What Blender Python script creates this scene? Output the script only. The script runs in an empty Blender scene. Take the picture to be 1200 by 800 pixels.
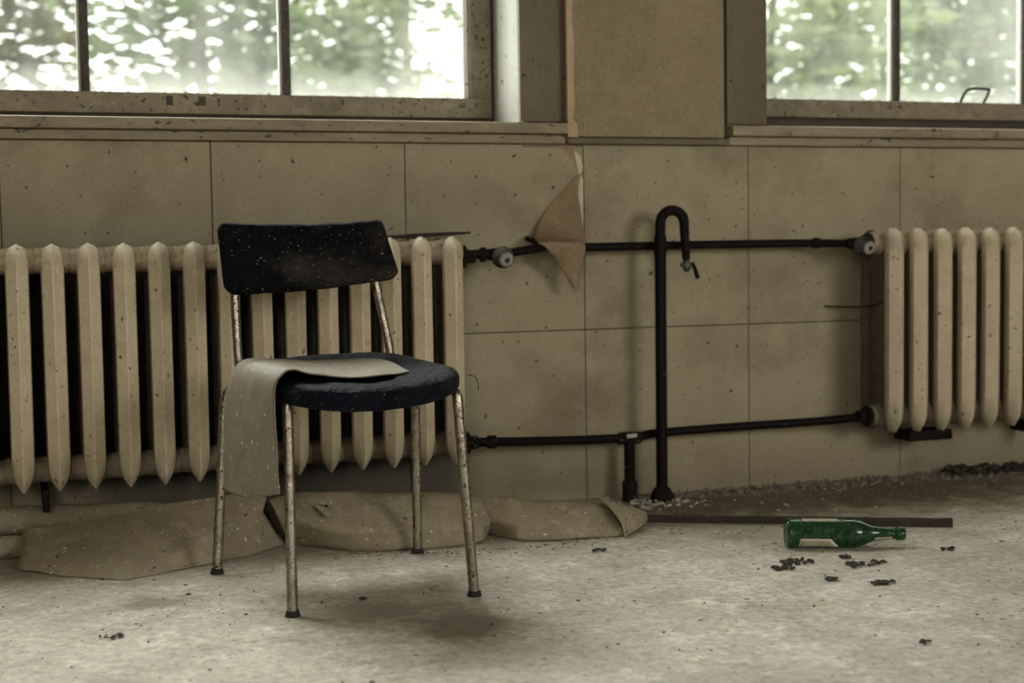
import bpy, bmesh, math, random
from mathutils import Vector, Matrix, noise
random.seed(7)
S = bpy.context.scene
PI = math.pi

# ------------------------------------------------------------------ camera
cd = bpy.data.cameras.new('camera'); cam = bpy.data.objects.new('camera', cd)
S.collection.objects.link(cam); S.camera = cam
R_ = Vector((0.946, -0.323, -0.015)).normalized()
F_ = Vector((0.322, 0.945, -0.063)).normalized()
U_ = R_.cross(F_).normalized(); R_ = F_.cross(U_)
m = Matrix((R_, U_, -F_)).transposed().to_4x4(); m.translation = (0.015, -3.788, 0.701)
cam.matrix_world = m
cd.sensor_width = 36; cd.lens = 51.68; cd.clip_start = .05; cd.clip_end = 200
cd.dof.use_dof = True; cd.dof.focus_distance = 3.15; cd.dof.aperture_fstop = 2.8

# ------------------------------------------------------------------ sky and light
w = bpy.data.worlds.new('overcast_sky'); S.world = w; w.use_nodes = True
wn = w.node_tree.nodes; wl = w.node_tree.links
bg = wn['Background']; tc = wn.new('ShaderNodeTexCoord'); sx = wn.new('ShaderNodeSeparateXYZ'); cr = wn.new('ShaderNodeValToRGB')
wl.new(tc.outputs['Generated'], sx.inputs[0]); wl.new(sx.outputs['Z'], cr.inputs[0])
cr.color_ramp.elements[0].position = 0.0; cr.color_ramp.elements[0].color = (1, .98, .92, 1)
cr.color_ramp.elements[1].position = .6; cr.color_ramp.elements[1].color = (.97, .98, 1, 1)
wl.new(cr.outputs[0], bg.inputs[0]); bg.inputs[1].default_value = 4.2

def light(name, kind, loc, direction, energy, color=(1, 1, 1), **kw):
    l = bpy.data.lights.new(name, kind); l.energy = energy; l.color = color
    for k, v in kw.items(): setattr(l, k, v)
    o = bpy.data.objects.new(name, l); S.collection.objects.link(o)
    o.location = loc; o.rotation_euler = Vector(direction).to_track_quat('-Z', 'Y').to_euler()
    return o
# veiled sun high outside the window wall
light('hazy_sun', 'SUN', (1, 6, 6), (.42, -1, -1.45), 6.5, (1, .97, .91), angle=math.radians(36))
# daylight entering through the windows on the opposite side of the room
light('daylight_opposite_window_right', 'AREA', (3.7, -6.38, 1.75), (-.25, 1, -.16), 70, (1, .95, .84), shape='RECTANGLE', size=1.7, size_y=1.3)
light('daylight_opposite_window_left', 'AREA', (-1.2, -6.38, 1.75), (.20, 1, -.18), 34, (1, .89, .72), shape='RECTANGLE', size=1.2, size_y=1.3)

S.view_settings.view_transform = 'Standard'; S.view_settings.look = 'None'
S.view_settings.gamma = 1; S.view_settings.use_curve_mapping = False
S.view_settings.exposure = 0.0
S.render.engine = 'CYCLES'
S.cycles.use_denoising = True
S.cycles.max_bounces = 10; S.cycles.diffuse_bounces = 5; S.cycles.transparent_max_bounces = 16

# ------------------------------------------------------------------ materials
def mat(name, c1, c2=None, c3=None, scale=6, rough=.7, metal=0, bump=.15, bscale=60, speck=None, speck_amt=.0,
        speck_scale=90, stain=None, stain_amt=0, stain_scale=2.5, spec=.5, light_speck=None, light_amt=0, stretch=(1, 1, 1), rand=0, bdist=.004, big=False, world=False, grain=.14, gscale=130):
    M = bpy.data.materials.new(name); M.use_nodes = True
    n = M.node_tree.nodes; L = M.node_tree.links; b = n['Principled BSDF']
    t = n.new('ShaderNodeTexCoord'); mp = n.new('ShaderNodeMapping'); g_ = n.new('ShaderNodeNewGeometry'); L.new(g_.outputs['Position'] if world else t.outputs['Object'], mp.inputs[0])
    mp.inputs['Scale'].default_value = stretch
    def nz(sc, det=6, ro=.6):
        x = n.new('ShaderNodeTexNoise'); x.inputs['Scale'].default_value = sc; x.inputs['Detail'].default_value = det
        x.inputs['Roughness'].default_value = ro; L.new(mp.outputs[0], x.inputs['Vector']); return x.outputs['Fac']
    def rampf(f, lo, hi):
        r = n.new('ShaderNodeMapRange'); r.inputs[1].default_value = lo; r.inputs[2].default_value = hi
        L.new(f, r.inputs[0]); return r.outputs[0]
    def mix(f, a, bb):
        x = n.new('ShaderNodeMix'); x.data_type = 'RGBA'
        if isinstance(f, float): x.inputs[0].default_value = f
        else: L.new(f, x.inputs[0])
        for k, v in ((6, a), (7, bb)):
            if isinstance(v, tuple): x.inputs[k].default_value = (*v, 1)
            else: L.new(v, x.inputs[k])
        return x.outputs[2]
    def mul(f, k):
        x = n.new('ShaderNodeMath'); x.operation = 'MULTIPLY'; L.new(f, x.inputs[0]); x.inputs[1].default_value = k; return x.outputs[0]
    c = mix(rampf(nz(scale), .35, .65), c1, c2 or c1)
    if c3: c = mix(rampf(nz(scale * 3.3, 8, .7), .5, .72), c, c3)
    if stain: c = mix(mul(rampf(nz(stain_scale, 7, .65), .5, .75), stain_amt), c, stain)
    if speck:
        c = mix(rampf(nz(speck_scale, 2, .5), .75 - .06 * speck_amt, .80 - .06 * speck_amt), c, speck)
        if big: c = mix(rampf(nz(speck_scale * .33, 4, .6), .74 - .05 * speck_amt, .78 - .05 * speck_amt), c, speck)
    if light_speck: c = mix(rampf(nz(speck_scale * 1.3 + 7, 2, .5), .76 - .07 * light_amt, .80 - .07 * light_amt), c, light_speck)
    if rand:
        oi = n.new('ShaderNodeObjectInfo'); h = n.new('ShaderNodeHueSaturation'); L.new(c, h.inputs['Color'])
        r = n.new('ShaderNodeMapRange'); r.inputs[3].default_value = 1 - rand; r.inputs[4].default_value = 1 + rand
        L.new(oi.outputs['Random'], r.inputs[0]); L.new(r.outputs[0], h.inputs['Value']); c = h.outputs[0]
    if grain and not metal:
        gr = n.new('ShaderNodeMapRange'); gr.inputs[1].default_value = .3; gr.inputs[2].default_value = .7; gr.inputs[3].default_value = 1 - grain; gr.inputs[4].default_value = 1 + grain
        L.new(nz(gscale, 4, .75), gr.inputs[0]); hs = n.new('ShaderNodeHueSaturation')
        if isinstance(c, tuple): hs.inputs['Color'].default_value = (*c, 1)
        else: L.new(c, hs.inputs['Color'])
        L.new(gr.outputs[0], hs.inputs['Value']); c = hs.outputs[0]
    if isinstance(c, tuple): b.inputs['Base Color'].default_value = (*c, 1)
    else: L.new(c, b.inputs['Base Color'])
    rr = n.new('ShaderNodeMapRange'); rr.inputs[3].default_value = max(0, rough - .12); rr.inputs[4].default_value = min(1, rough + .12)
    L.new(nz(scale * 2), rr.inputs[0]); L.new(rr.outputs[0], b.inputs['Roughness'])
    b.inputs['Metallic'].default_value = metal; b.inputs['Specular IOR Level'].default_value = spec
    if bump:
        bp = n.new('ShaderNodeBump'); bp.inputs['Strength'].default_value = bump; bp.inputs['Distance'].default_value = bdist
        L.new(nz(bscale, 5, .65), bp.inputs['Height']); L.new(bp.outputs[0], b.inputs['Normal'])
    return M

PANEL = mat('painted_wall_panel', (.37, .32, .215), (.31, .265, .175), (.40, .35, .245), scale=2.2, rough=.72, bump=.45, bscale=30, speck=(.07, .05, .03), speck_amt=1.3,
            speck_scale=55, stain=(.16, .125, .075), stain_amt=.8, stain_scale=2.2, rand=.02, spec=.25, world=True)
BACKING = mat('dark_joint', (.05, .04, .03), bump=0)
PLASTER = mat('rough_plaster', (.34, .28, .18), (.29, .235, .145), (.26, .21, .13), scale=9, rough=.9, bump=1, bscale=110, speck=(.15, .11, .06), speck_amt=1.9, speck_scale=165, bdist=.006)
BEAD = mat('bare_plaster_edge', (.50, .40, .25), (.42, .32, .19), scale=9, rough=.9, bump=.6, bscale=90)
CASING = mat('painted_window_casing', (.165, .132, .087), (.135, .107, .07), scale=4, rough=.75, bump=.15, speck=(.05, .035, .02), speck_amt=.2, stretch=(1, 1, .25))
SILL = mat('dirty_painted_sill', (.32, .265, .175), (.24, .195, .125), (.17, .13, .085), scale=5, rough=.65, bump=.3, bscale=50, speck=(.05, .035, .025), speck_amt=1.6, speck_scale=75, stretch=(.4, 1, 1), big=True)
SASH = mat('weathered_sash_paint', (.25, .21, .145), (.18, .15, .10), (.31, .27, .20), scale=8, rough=.65, bump=.5, bscale=60, speck=(.04, .03, .02), speck_amt=1.8, speck_scale=75, big=True, stain=(.09, .065, .04), stain_amt=.6, stain_scale=7)
MUNTIN = mat('flaking_glazing_bar', (.055, .045, .032), (.03, .024, .017), (.13, .11, .085), scale=18, rough=.6, bump=.8, bscale=80, speck=(.30, .28, .23), speck_amt=.6, speck_scale=70)
WHITE = mat('white_jamb_paint', (.86, .86, .82), (.80, .80, .75), scale=6, rough=.30, bump=.15, speck=(.22, .19, .14), speck_amt=1.0, speck_scale=38)
DARKGAP = mat('dark_wood_gap', (.035, .028, .02), (.06, .045, .03), bump=.2)
FLOOR = None
CEIL = mat('old_ceiling_paint', (.30, .27, .21), (.24, .22, .17), bump=.1)
WALLP = mat('plain_room_wall', (.22, .19, .13), (.18, .155, .11), scale=2, bump=.1)
RAD = mat('radiator_enamel', (.60, .52, .37), (.53, .455, .32), (.64, .555, .41), scale=7, rough=.42, bump=.25, bscale=45, speck=(.13, .06, .03), speck_amt=1.3, speck_scale=75,
          stain=(.33, .23, .13), stain_amt=.35, stain_scale=9, rand=.04, world=True)
RADSHADE = mat('shaded_rear_enamel', (.11, .09, .065), (.08, .065, .048), (.05, .042, .03), scale=9, rough=.8, bump=.3, world=True)  # darker enamel copy: shade between the fins painted into the rear columns
RADHUBSHADE = mat('shaded_hub_enamel', (.27, .225, .155), (.18, .15, .10), (.10, .08, .055), scale=12, rough=.7, bump=.3, speck=(.08, .05, .03), speck_amt=1, speck_scale=60, world=True)  # shade on the lower hubs put into a darker, specked enamel
RADHUB = mat('radiator_hub_enamel', (.48, .41, .29), (.36, .30, .2), (.2, .14, .09), scale=12, rough=.5, bump=.3, speck=(.10, .05, .03), speck_amt=.9, speck_scale=60)
PIPE = mat('black_painted_iron', (.004, .003, .003), (.007, .004, .004), (.016, .009, .007), scale=20, rough=.55, bump=.6, bscale=70, light_speck=(.30, .27, .22), light_amt=.3, speck_scale=80, spec=.12)
PIPEOLD = mat('crusted_iron_fitting', (.006, .005, .004), (.014, .010, .008), (.03, .022, .016), scale=30, rough=.8, bump=1, bscale=90, light_speck=(.45, .42, .36), light_amt=.8, speck_scale=60, spec=.12)
BRASS = mat('dull_tap_metal', (.07, .08, .07), (.10, .11, .09), scale=40, rough=.5, metal=.6, bump=.4)
KNOB = mat('grey_valve_knob', (.34, .32, .28), (.20, .18, .155), scale=30, rough=.55, bump=.4, speck=(.05, .04, .03), speck_amt=1)
KNOBDARK = mat('knob_groove', (.02, .018, .016), bump=0)
VINYL = mat('worn_navy_leatherette', (.003, .004, .008), (.005, .007, .013), (.012, .015, .022), scale=10, rough=.5, bump=1.0, bscale=38, light_speck=(.34, .33, .30), light_amt=.8, speck_scale=190, bdist=.02, spec=.08)
VINYLB = mat('worn_black_leatherette', (.003, .003, .004), (.005, .005, .007), (.010, .010, .011), scale=9, rough=.6, bump=1.0, bscale=70, light_speck=(.32, .29, .24), light_amt=1.0, speck_scale=190,
             stain=(.10, .088, .07), stain_amt=.5, stain_scale=7, bdist=.006, stretch=(.6, 1, 1), spec=.05)
CHROME = mat('pitted_chrome', (.42, .38, .32), (.27, .235, .19), (.12, .085, .06), scale=16, rough=.28, metal=1, bump=.35, bscale=120, speck=(.05, .035, .02), speck_amt=1.8, speck_scale=95)
RUBBER = mat('black_rubber', (.012, .011, .01), rough=.8, bump=.2)
LINO = mat('dusty_backed_lining', (.33, .275, .185), (.25, .205, .135), (.40, .345, .25), scale=7, rough=.75, bump=.5, bscale=60, speck=(.10, .07, .04), speck_amt=1.2, speck_scale=60,
           light_speck=(.66, .61, .50), light_amt=1.1, stain=(.2, .15, .1), stain_amt=.4, stain_scale=5)
LINOC = mat('grey_lining_piece', (.215, .185, .135), (.18, .152, .11), (.26, .23, .17), scale=6, rough=.6, bump=.35, bscale=45, speck=(.12, .09, .06), speck_amt=.3, speck_scale=60,
            light_speck=(.75, .72, .62), light_amt=1.0)
PAPERBACK = mat('peeled_paper_back', (.30, .215, .13), (.24, .165, .10), (.34, .26, .17), scale=9, rough=.85, bump=.5, bscale=90, stain=(.12, .075, .045), stain_amt=.5, stain_scale=12)
RAWPLASTER = mat('pale_bare_plaster', (.62, .56, .42), (.55, .48, .35), scale=14, rough=.9, bump=.4)
RUST = mat('rusty_bar', (.035, .022, .018), (.02, .014, .012), (.07, .045, .03), scale=25, rough=.8, bump=.8, bscale=110)
PALEEDGE = mat('pale_edge', (.30, .27, .22), (.2, .17, .13), scale=30, rough=.7, bump=.3)  # paler tone for the flange along the bar
DEBRIS = mat('dark_crumbs', (.03, .024, .018), (.05, .04, .03), scale=60, rough=.9, bump=.8)
CRUMB = mat('plaster_crumbs', (.22, .19, .14), (.12, .10, .07), (.5, .46, .37), scale=45, rough=.95, bump=.6)
PALECRUMB = mat('pale_crumbs', (.6, .56, .46), (.4, .36, .28), scale=45, rough=.95, bump=.6)
LABEL = mat('faded_paper_label', (.40, .37, .27), (.33, .30, .21), scale=60, rough=.8, bump=.1, speck=(.12, .1, .07), speck_amt=.7, speck_scale=260)
LABELEDGE = mat('label_border', (.62, .60, .46), rough=.7, bump=0)
BARK = mat('tree_bark', (.09, .075, .055), (.05, .04, .03), scale=12, rough=.9, bump=.6)
GRASS = mat('outdoor_grass', (.10, .16, .05), (.15, .2, .07), scale=3, rough=.9, bump=.3)

def soot_and_shade(M, areas):
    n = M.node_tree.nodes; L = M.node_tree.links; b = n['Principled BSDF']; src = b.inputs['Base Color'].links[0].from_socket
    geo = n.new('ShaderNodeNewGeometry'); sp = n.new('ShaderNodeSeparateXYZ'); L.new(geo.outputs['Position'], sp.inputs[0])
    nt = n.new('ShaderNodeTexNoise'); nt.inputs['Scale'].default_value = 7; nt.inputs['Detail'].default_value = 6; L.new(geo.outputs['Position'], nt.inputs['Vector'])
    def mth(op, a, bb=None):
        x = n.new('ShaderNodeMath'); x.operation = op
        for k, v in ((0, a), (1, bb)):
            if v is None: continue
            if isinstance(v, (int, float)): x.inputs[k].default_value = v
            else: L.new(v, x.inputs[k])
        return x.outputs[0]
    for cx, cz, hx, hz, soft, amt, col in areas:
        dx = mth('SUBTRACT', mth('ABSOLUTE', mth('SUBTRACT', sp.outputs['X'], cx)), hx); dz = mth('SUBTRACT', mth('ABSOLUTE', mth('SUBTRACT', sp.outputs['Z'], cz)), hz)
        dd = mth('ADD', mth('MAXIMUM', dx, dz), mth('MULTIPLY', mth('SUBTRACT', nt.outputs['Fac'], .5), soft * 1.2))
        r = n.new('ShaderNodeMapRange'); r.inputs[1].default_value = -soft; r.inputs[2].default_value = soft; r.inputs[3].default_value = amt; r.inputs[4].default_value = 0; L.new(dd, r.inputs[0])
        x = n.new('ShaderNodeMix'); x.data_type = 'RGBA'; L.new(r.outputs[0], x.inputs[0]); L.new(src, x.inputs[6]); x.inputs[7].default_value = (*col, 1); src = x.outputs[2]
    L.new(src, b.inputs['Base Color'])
# soot above the radiators; wall behind them darkened for near-black gaps between fins
soot_and_shade(PANEL, ((.30, .42, .80, .27, .05, .93, (.035, .036, .033)), (2.93, .43, .52, .26, .05, .93, (.035, .036, .033)), (.68, .10, .50, .10, .06, .85, (.05, .047, .040)), (.30, .74, .86, .06, .15, .5, (.13, .115, .08)), (1.40, .05, .32, .06, .07, .5, (.11, .10, .07)), (2.6, .02, .9, .05, .07, .4, (.15, .11, .075))))  # area under the left radiator is its shade painted onto the wall
def floor_mat():
    M = mat('dusty_screed_floor', (.55, .51, .43), (.42, .385, .31), (.72, .685, .60), scale=2.9, rough=.62, bump=.6, bscale=34, speck=(.10, .08, .055), speck_amt=1.3, speck_scale=60,
            light_speck=(.74, .72, .65), light_amt=.9, stain=(.25, .20, .14), stain_amt=.7, stain_scale=4.5, bdist=.009, grain=.38, gscale=48)
    n = M.node_tree.nodes; L = M.node_tree.links; b = n['Principled BSDF']
    src = b.inputs['Base Color'].links[0].from_socket
    geo = n.new('ShaderNodeNewGeometry')
    def blob(cx, cy, rx, ry, amt, col, src):
        mp = n.new('ShaderNodeMapping'); mp.inputs['Location'].default_value = (-cx / rx, -cy / ry, 0); mp.inputs['Scale'].default_value = (1 / rx, 1 / ry, 0)
        L.new(geo.outputs['Position'], mp.inputs[0]); ln = n.new('ShaderNodeVectorMath'); ln.operation = 'LENGTH'; L.new(mp.outputs[0], ln.inputs[0])
        nt = n.new('ShaderNodeTexNoise'); nt.inputs['Scale'].default_value = 14; nt.inputs['Detail'].default_value = 6; L.new(geo.outputs['Position'], nt.inputs['Vector'])
        ad = n.new('ShaderNodeMath'); ad.operation = 'MULTIPLY_ADD'; L.new(nt.outputs['Fac'], ad.inputs[0]); ad.inputs[1].default_value = 1.6; L.new(ln.outputs['Value'], ad.inputs[2])
        r = n.new('ShaderNodeMapRange'); r.inputs[1].default_value = 1.15; r.inputs[2].default_value = 1.75; r.inputs[3].default_value = amt; r.inputs[4].default_value = 0
        L.new(ad.outputs[0], r.inputs[0]); x = n.new('ShaderNodeMix'); x.data_type = 'RGBA'; L.new(r.outputs[0], x.inputs[0]); L.new(src, x.inputs[6]); x.inputs[7].default_value = (*col, 1)
        return x.outputs[2]
    # spilled stains, trodden-in dirt, and the chair's soft shadow painted under the seat
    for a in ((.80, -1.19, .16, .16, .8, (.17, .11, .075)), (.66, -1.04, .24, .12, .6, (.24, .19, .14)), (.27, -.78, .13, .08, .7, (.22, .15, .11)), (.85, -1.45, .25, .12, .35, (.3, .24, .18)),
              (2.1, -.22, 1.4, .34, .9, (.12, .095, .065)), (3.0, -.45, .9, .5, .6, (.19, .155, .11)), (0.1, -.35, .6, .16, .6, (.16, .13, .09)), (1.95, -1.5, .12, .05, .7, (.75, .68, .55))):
        src = blob(*a, src)
    L.new(src, b.inputs['Base Color'])
    return M
FLOOR = floor_mat()

def glass_mat():
    M = bpy.data.materials.new('dusty_window_glass'); M.use_nodes = True
    n = M.node_tree.nodes; L = M.node_tree.links
    for x in list(n):
        if x.type == 'BSDF_PRINCIPLED': n.remove(x)
    out = n['Material Output']; tr = n.new('ShaderNodeBsdfTransparent'); tr.inputs[0].default_value = (.93, .96, .93, 1)
    tl = n.new('ShaderNodeBsdfTranslucent'); tl.inputs[0].default_value = (.80, .80, .74, 1)
    gl = n.new('ShaderNodeBsdfGlossy'); gl.inputs['Roughness'].default_value = .06
    t = n.new('ShaderNodeTexCoord'); mp = n.new('ShaderNodeMapping'); mp.inputs['Scale'].default_value = (7, 1, 1.6); L.new(t.outputs['Object'], mp.inputs[0])
    a = n.new('ShaderNodeTexNoise'); a.inputs['Scale'].default_value = 2.2; a.inputs['Detail'].default_value = 7; L.new(mp.outputs[0], a.inputs['Vector'])
    b2 = n.new('ShaderNodeTexNoise'); b2.inputs['Scale'].default_value = 1.1; b2.inputs['Detail'].default_value = 3; L.new(t.outputs['Object'], b2.inputs['Vector'])
    r = n.new('ShaderNodeMapRange'); r.inputs[1].default_value = .3; r.inputs[2].default_value = .8; r.inputs[3].default_value = .01; r.inputs[4].default_value = .09; L.new(a.outputs['Fac'], r.inputs[0])
    r2 = n.new('ShaderNodeMapRange'); r2.inputs[1].default_value = .4; r2.inputs[2].default_value = .68; r2.inputs[3].default_value = 0; r2.inputs[4].default_value = .09; L.new(b2.outputs['Fac'], r2.inputs[0])
    sp = n.new('ShaderNodeSeparateXYZ'); L.new(t.outputs['Object'], sp.inputs[0])
    r3 = n.new('ShaderNodeMapRange'); r3.inputs[1].default_value = 1.12; r3.inputs[2].default_value = 1.20; r3.inputs[3].default_value = .14; r3.inputs[4].default_value = 0; L.new(sp.outputs['Z'], r3.inputs[0])
    s1 = n.new('ShaderNodeMath'); L.new(r.outputs[0], s1.inputs[0]); L.new(r2.outputs[0], s1.inputs[1])
    s2 = n.new('ShaderNodeMath'); L.new(s1.outputs[0], s2.inputs[0]); L.new(r3.outputs[0], s2.inputs[1]); s2.use_clamp = True
    mx = n.new('ShaderNodeMixShader'); L.new(s2.outputs[0], mx.inputs[0]); L.new(tr.outputs[0], mx.inputs[1]); L.new(tl.outputs[0], mx.inputs[2])
    m2 = n.new('ShaderNodeMixShader'); m2.inputs[0].default_value = .015; L.new(mx.outputs[0], m2.inputs[1]); L.new(gl.outputs[0], m2.inputs[2])
    L.new(m2.outputs[0], out.inputs[0]); return M
GLASS = glass_mat()

def bottle_mat():
    M = bpy.data.materials.new('green_bottle_glass'); M.use_nodes = True
    n = M.node_tree.nodes; L = M.node_tree.links; b = n['Principled BSDF']
    b.inputs['Transmission Weight'].default_value = .82; b.inputs['IOR'].default_value = 1.5
    t = n.new('ShaderNodeTexCoord'); a = n.new('ShaderNodeTexNoise'); a.inputs['Scale'].default_value = 90; a.inputs['Detail'].default_value = 5; L.new(t.outputs['Object'], a.inputs['Vector'])
    r = n.new('ShaderNodeMapRange'); r.inputs[1].default_value = .4; r.inputs[2].default_value = .7; r.inputs[3].default_value = .06; r.inputs[4].default_value = .4
    L.new(a.outputs['Fac'], r.inputs[0]); L.new(r.outputs[0], b.inputs['Roughness'])
    x = n.new('ShaderNodeMix'); x.data_type = 'RGBA'; x.inputs[6].default_value = (.03, .22, .06, 1); x.inputs[7].default_value = (.06, .17, .08, 1)
    L.new(a.outputs['Fac'], x.inputs[0]); L.new(x.outputs[2], b.inputs['Base Color']); return M
BOTTLE = bottle_mat()

def leaf_mat(name, col, back):
    M = bpy.data.materials.new(name); M.use_nodes = True
    n = M.node_tree.nodes; L = M.node_tree.links; b = n['Principled BSDF']; out = n['Material Output']
    b.inputs['Roughness'].default_value = .5
    t = n.new('ShaderNodeTexCoord'); a = n.new('ShaderNodeTexNoise'); a.inputs['Scale'].default_value = 1.3; a.inputs['Detail'].default_value = 4; L.new(t.outputs['Object'], a.inputs['Vector'])
    x = n.new('ShaderNodeMix'); x.data_type = 'RGBA'; x.inputs[6].default_value = (*col, 1); x.inputs[7].default_value = (*[min(1, c * 1.5) for c in col], 1)
    r = n.new('ShaderNodeMapRange'); r.inputs[1].default_value = .4; r.inputs[2].default_value = .6; L.new(a.outputs['Fac'], r.inputs[0]); L.new(r.outputs[0], x.inputs[0]); L.new(x.outputs[2], b.inputs['Base Color'])
    tl = n.new('ShaderNodeBsdfTranslucent'); tl.inputs[0].default_value = (*back, 1)
    mx = n.new('ShaderNodeMixShader'); mx.inputs[0].default_value = .5; L.new(b.outputs[0], mx.inputs[1]); L.new(tl.outputs[0], mx.inputs[2]); L.new(mx.outputs[0], out.inputs[0]); return M
LEAF1 = leaf_mat('pale_green_leaves', (.15, .18, .085), (.19, .23, .10))
LEAF2 = leaf_mat('deep_green_leaves', (.09, .115, .06), (.12, .155, .075))
LEAF3 = leaf_mat('russet_green_leaves', (.10, .09, .055), (.14, .12, .07))

# ------------------------------------------------------------------ helpers
def link(name, bm, material, parent=None, smooth=False, kind=None, auto=None):
    me = bpy.data.meshes.new(name); bm.normal_update(); bm.to_mesh(me); bm.free()
    if smooth:
        me.shade_smooth()
    me.materials.append(material)
    o = bpy.data.objects.new(name, me); S.collection.objects.link(o)
    if auto is not None:
        me.shade_smooth(); me.set_sharp_from_angle(angle=math.radians(auto))
    if parent: o.parent = parent
    if kind: o['kind'] = kind
    return o
def thing(name, label, cat, loc=(0, 0, 0), group=None):
    o = bpy.data.objects.new(name, None); S.collection.objects.link(o); o.location = loc; o.empty_display_size = .05
    tag(o, label, cat, group); return o
def tag(o, label, cat, group=None, kind=None):
    o['label'] = label; o['category'] = cat
    if group: o['group'] = group
    if kind: o['kind'] = kind
    return o
def root(name, kind='structure'):
    o = bpy.data.objects.new(name, None); S.collection.objects.link(o); o['kind'] = kind; return o
def box(bm, x0, x1, y0, y1, z0, z1, bev=0):
    r = bmesh.ops.create_cube(bm, size=1)
    for v in r['verts']:
        v.co = Vector(((x0 + x1) / 2 + v.co.x * (x1 - x0), (y0 + y1) / 2 + v.co.y * (y1 - y0), (z0 + z1) / 2 + v.co.z * (z1 - z0)))
    if bev:
        es = list({e for v in r['verts'] for e in v.link_edges})
        bmesh.ops.bevel(bm, geom=es, offset=bev, segments=2, affect='EDGES', profile=.6)
def bx(name, dims, material, parent=None, bev=.002, kind=None):
    bm = bmesh.new(); box(bm, *dims, bev); return link(name, bm, material, parent, kind=kind, auto=40)
def tube(bm, pts, rad, seg=14, caps=True):
    pts = [Vector(p) for p in pts]; n = len(pts)
    rads = rad if isinstance(rad, (list, tuple)) else [rad] * n
    rings = []; up = None
    for i, p in enumerate(pts):
        d = (pts[min(i + 1, n - 1)] - pts[max(i - 1, 0)]).normalized()
        if up is None: up = d.orthogonal().normalized()
        up = (up - d * up.dot(d)).normalized(); sd = d.cross(up)
        rings.append([bm.verts.new(p + (up * math.cos(a) + sd * math.sin(a)) * rads[i]) for a in (2 * PI * k / seg for k in range(seg))])
    for a, b in zip(rings, rings[1:]):
        for k in range(seg): bm.faces.new((a[k], a[(k + 1) % seg], b[(k + 1) % seg], b[k]))
    if caps: bm.faces.new(rings[0][::-1]); bm.faces.new(rings[-1])
def smooth_path(pts, sub=8):
    pts = [Vector(p) for p in pts]; out = []
    for i in range(len(pts) - 1):
        p0 = pts[max(i - 1, 0)]; p1 = pts[i]; p2 = pts[i + 1]; p3 = pts[min(i + 2, len(pts) - 1)]
        for k in range(sub):
            t = k / sub
            out.append(.5 * ((2 * p1) + (-p0 + p2) * t + (2 * p0 - 5 * p1 + 4 * p2 - p3) * t * t + (-p0 + 3 * p1 - 3 * p2 + p3) * t ** 3))
    out.append(pts[-1]); return out
def tb(name, pts, rad, material, parent=None, seg=14, smooth=False, caps=True):
    bm = bmesh.new(); tube(bm, smooth_path(pts) if smooth else pts, rad, seg, caps); return link(name, bm, material, parent, auto=50)
def lathe(bm, prof, origin, axis, seg=24, closed=False):
    axis = Vector(axis).normalized(); a = axis.orthogonal().normalized(); b = axis.cross(a); o = Vector(origin); rings = []
    for r, h in prof:
        rings.append([bm.verts.new(o + axis * h + (a * math.cos(t) + b * math.sin(t)) * max(r, 1e-4)) for t in (2 * PI * k / seg for k in range(seg))])
    for p, q in zip(rings, rings[1:]):
        for k in range(seg): bm.faces.new((p[k], p[(k + 1) % seg], q[(k + 1) % seg], q[k]))
    bm.faces.new(rings[0][::-1]); bm.faces.new(rings[-1])
def lt(name, prof, origin, axis, material, parent=None, seg=24):
    bm = bmesh.new(); lathe(bm, prof, origin, axis, seg); bmesh.ops.recalc_face_normals(bm, faces=bm.faces); return link(name, bm, material, parent, auto=35)
def sheet(name, rows, material, parent=None, su=8, sv=8, amp=.0, freq=18, thick=.003, seed=0, hole=None, lin=False, sharp=60):
    """rows of control points -> catmull-rom surface with small wrinkles, solidified"""
    def lp(pts, sub):
        pts = [Vector(p) for p in pts]; return [a_.lerp(b_, k / sub) for a_, b_ in zip(pts, pts[1:]) for k in range(sub)] + [pts[-1]]
    ip = lp if lin else smooth_path
    rr = [ip(r, sv) for r in rows]; cols = list(zip(*rr)); cc = [ip(c, su) for c in cols]; grid = list(zip(*cc))
    bm = bmesh.new(); V = []
    for r in grid:
        line = []
        for p in r:
            q = Vector(p) * freq + Vector((seed, seed * 2, 0))
            d = Vector((noise.noise(q), noise.noise(q + Vector((9, 0, 3))), noise.noise(q + Vector((0, 7, 5))))) * amp
            p = p + d; p.z = max(p.z, .002) if thick < .1 else p.z
            line.append(bm.verts.new(p))
        V.append(line)
    for i in range(len(V) - 1):
        for j in range(len(V[0]) - 1):
            if hole and hole(V[i][j].co): continue
            bm.faces.new((V[i][j], V[i][j + 1], V[i + 1][j + 1], V[i + 1][j]))
    for v in [v for v in bm.verts if not v.link_faces]: bm.verts.remove(v)
    o = link(name, bm, material, parent, auto=sharp)
    md = o.modifiers.new('thickness', 'SOLIDIFY'); md.thickness = thick; md.offset = 0
    return o
def lump(bm, c, r, flat=.6):
    q = bmesh.ops.create_icosphere(bm, subdivisions=1, radius=r)
    k = Vector((random.uniform(.6, 1.5), random.uniform(.6, 1.4), flat * random.uniform(.6, 1.3))); a = Matrix.Rotation(random.uniform(0, PI), 3, 'Z')
    for v in q['verts']:
        p = Vector((v.co.x * k.x, v.co.y * k.y, v.co.z * k.z)) * random.uniform(.7, 1.25); v.co = a @ p + Vector(c)
def chip(bm, c, r):
    q = bmesh.ops.create_cone(bm, segments=random.choice((3, 4, 5)), radius1=r, radius2=r * random.uniform(.3, .9), depth=r * random.uniform(.3, .8), cap_ends=True)
    a = Matrix.Rotation(random.uniform(0, 2 * PI), 3, 'Z') @ Matrix.Rotation(random.uniform(-.5, .5), 3, 'X'); sxx = random.uniform(.7, 1.8)
    for v in q['verts']: v.co = a @ Vector((v.co.x * sxx, v.co.y, v.co.z)) + Vector(c)

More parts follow.
